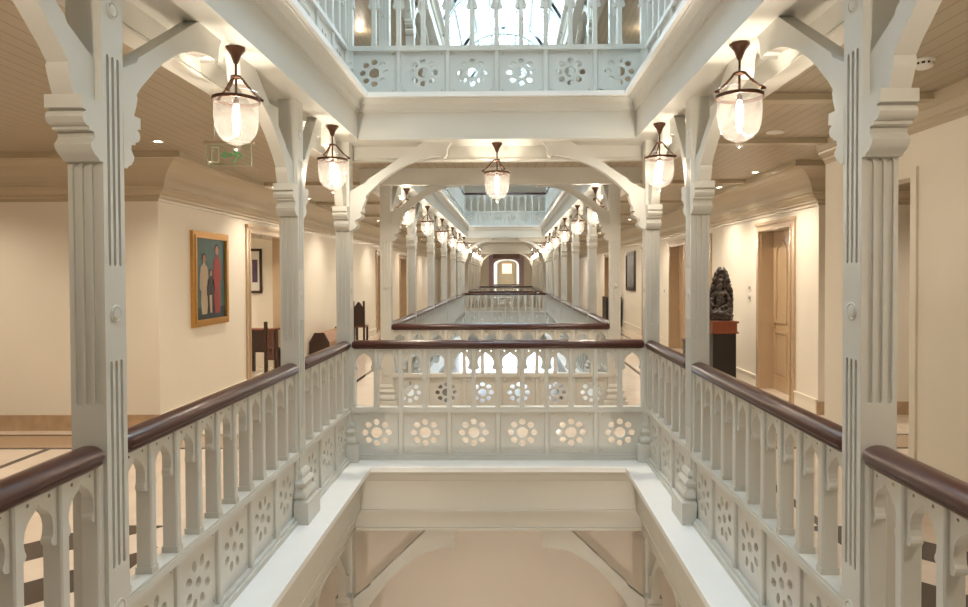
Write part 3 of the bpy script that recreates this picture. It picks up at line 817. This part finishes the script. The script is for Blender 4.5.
# ------------------------------------------------------------------ left side furniture
t = thing('carved_bench', 'dark carved wooden bench with a tall corner post inside the left alcove', 'bench', (-4.50, 12.45, 0))
for (x, hh) in ((0, .98), (-.36, .83), (.20, .84)): MB().box(x - .03, x + .03, -.03, .03, 0, hh, .008).build('post', DARKW, t)
MB().box(-.33, -.03, -.015, .015, .40, .82).build('side_panel', DARKW, t)
b = MB().box(.03, .17, -.015, .015, .25, .82)
for j in range(2): b.plate([(.04, .28 + j * .27), (.16, .28 + j * .27), (.16, .52 + j * .27), (.04, .52 + j * .27)], [circ(.10, .41 + j * .28, .035, 12, .09)], -.03, -.015, lambda u, v, w_: (u, w_, v))
b.build('carved_panel', mat('carved_redwood', (.12, .05, .035), .4, var=.6, scale=30), t)
MB().box(-.38, .22, -.02, .30, .42, .46).build('seat', DARKW, t)
for x in (-.34, .18): MB().box(x - .03, x + .03, .24, .30, 0, .42).build('leg', DARKW, t)
MB().box(-.38, -.04, -.03, .25, .82, .845).box(.04, .22, -.03, .25, .82, .845).build('armrest', REDW, t)
t = thing('chest', 'long dark wooden chest with chamfered ends against the left wall', 'chest', (-3.83, 14.5, 0))
o_ = [(-.21, 0), (-.21, .46), (-.10, .66), (.10, .66), (.21, .46), (.21, 0)]
for q in (-.85, .82): MB().plate(o_, [], q, q + .03, lambda u, v, w_: (u, w_, v)).build('end_panel', DARKW, t)
MB().plate([(-.19, .04), (-.19, .45), (-.09, .63), (.09, .63), (.19, .45), (.19, .04)], [], -.82, .82, lambda u, v, w_: (u, w_, v)).build('body', mat('warm_wood', (.30, .14, .06), .35, var=.2, scale=10), t)
t = thing('tall_chair', 'dark tall-backed wooden chair by the left wall beyond the chest', 'chair', (-3.90, 17.8, 0))
for x in (-.14, .14):
    MB().box(x - .025, x + .025, -.225, -.175, 0, 1.12).ball((x, -.2, 1.14), .03, 8, 6).build('leg', DARKW, t)
    MB().box(x - .025, x + .025, .175, .225, 0, .45).build('leg', DARKW, t)
MB().box(-.17, .17, -.18, .23, .45, .5).build('seat', REDW, t)
MB().plate([(-.115, .5), (.115, .5), (.115, 1.0), (.05, 1.1), (0, 1.15), (-.05, 1.1), (-.115, 1.0)], [], -.215, -.19, lambda u, v, w_: (u, w_, v)).build('backrest', DARKW, t)
def cab(x, y, lab, h_=1.0):
    t = thing('cabinet', lab, 'cabinet', (x, y, 0))
    MB().box(-.26, .26, -.5, .5, .06, h_, .006).build('body', BLACK, t); MB().box(-.28, .28, -.52, .52, h_, h_ + .03).build('top', DARKW, t)
    MB().box(-.24, .24, -.48, .48, 0, .06).build('plinth', BLACK, t)
    for s_ in (-1, 1): MB().box(-.275 * (1 if x > 0 else -1), -.26 * (1 if x > 0 else -1), s_ * .24 - .2, s_ * .24 + .2, .12, h_ - .06).build('door', BLACK, t)
cab(3.85, 23.9, 'black low cabinet against the right wall before the far doors')
cab(3.8, 12.5, 'low red-brown cabinet behind the pedestal on the right', .55)
# red armchair-like stool at the foot of the door past the statue
# ------------------------------------------------------------------ small fittings
def switch(x, y, z, lab, pr=-1):
    t = thing('light_switch', lab, 'light switch', (x, y, z))
    MB().box(0, pr * .010, -.045, .045, -.045, .045).build('plate', WHITE, t)
    for s_ in (-1, 1): MB().box(pr * .010, pr * .015, s_ * .02 - .014, s_ * .02 + .014, -.022, .022).build('rocker', CORDM, t)
switch(XW, 11.15, 1.62, 'dark framed switch plate on the right wall, above the white one')
switch(XW, 11.15, 1.45, 'small white switch plate on the right wall left of the nearest door')
switch(XW, 17.2, 1.42, 'small white switch plate by the third door on the right wall')
t = thing('smoke_detector', 'white round smoke detector on the ceiling at upper right', 'smoke detector', (2.83, 4.364, CEIL))
MB().lathe([(.065, 0), (.065, -.012), (.055, -.018)], 24).build('mounting_ring', WHITE, t, True)
MB().lathe([(.05, -.018), (.05, -.034)], 24).build('vent_gap', BLACK, t, True)
_b = MB().lathe([(.056, -.034), (.054, -.046), (.040, -.056), (.001, -.06)], 24)
for k in range(10):
    _b.box(.044, .056, -.006, .006, -.036, -.016, mtx=Matrix.Rotation(2 * PI * k / 10, 4, 'Z'))
_b.build('cover', WHITE, t, True)
for i, (x, y, lab) in enumerate(((2.74, 6.54, 'flat round ceiling speaker near the right pendant lanterns'), (-2.7, 11.0, 'flat round ceiling speaker over the left corridor'))):
    MBs = MB().lathe([(.085, 0), (.085, -.008), (.07, -.012), (.001, -.012)], 24).build('ceiling_speaker', WHITE, None, True)
    MBs.location = (x, y, CEIL); tag(MBs, lab, 'speaker')
# exit sign: clear hanging panel with green pictograms
t = thing('exit_sign', 'clear hanging exit sign with green arrow and running man, left ceiling', 'sign', (-2.43, 6.0, -.085))
t.scale = (1.11, 1, 1)
MB().box(-.20, .20, -.03, .03, 3.1439, 3.1661).build('bar', CEILP, t)
MB().tube([(-.12, 0, 3.1605), (-.12, 0, CEIL + .085)], .006, 8).build('hanger', WHITE, t); MB().tube([(.12, 0, 3.1605), (.12, 0, CEIL + .085)], .006, 8).build('hanger', WHITE, t)
MB().box(-.184, .184, -.004, .004, 2.9441, 3.1439).build('clear_panel', SIGNG, t)
XZ = lambda u, v, w_: (u, w_, v)
MB().plate([(-.184, 2.9441), (.184, 2.9441), (.184, 3.1439), (-.184, 3.1439)], [[(-.179, 2.9496), (.179, 2.9496), (.179, 3.1439 - .005), (-.179, 3.1439 - .005)]], -.0065, .0065, XZ).build('edge', mat('sign_edge', (.45, .55, .40), .3), t)
def ol(pts, k=.72):
    cx_ = sum(p_[0] for p_ in pts) / len(pts); cz = sum(p_[1] for p_ in pts) / len(pts)
    return [(cx_ + (a - cx_) * k, cz + (c - cz) * k) for a, c in pts]
dr = [(-.145, 2.9718), (-.085, 2.9718), (-.085, 3.1161), (-.145, 3.1161)]
MB().plate(dr, [ol(dr, .86)], -.008, -.0045, XZ).build('door_symbol', mat('sign_line', (.6, .7, .5), .4), t)
ar = [(-.065, 3.0440), (-.03, 3.0773), (-.03, 3.0584), (.03, 3.0584), (.03, 3.0296), (-.03, 3.0296), (-.03, 3.0107)]
MB().plate(ar, [ol(ar, .55)], -.008, -.0045, XZ).build('arrow', EMG, t)
b = MB(); b.plate(circ(.045, 3.0695, .011, 10), [], -.008, -.0045, XZ)
for a_, c_ in (((.055, 3.0629), (.072, 3.0296)), ((.072, 3.0296), (.055, 3.0029)), ((.055, 3.0029), (.042, 2.9774)), ((.072, 3.0296), (.095, 3.0162)), ((.095, 3.0162), (.112, 3.0273)), ((.06, 3.0551), (.035, 3.0384)), ((.062, 3.0584), (.09, 3.0629)), ((.09, 3.0629), (.10, 3.0440))):
    b.tube([(a_[0], -.006, a_[1]), (c_[0], -.006, c_[1])], .0055, 6)
b.build('running_man', EMG, t)
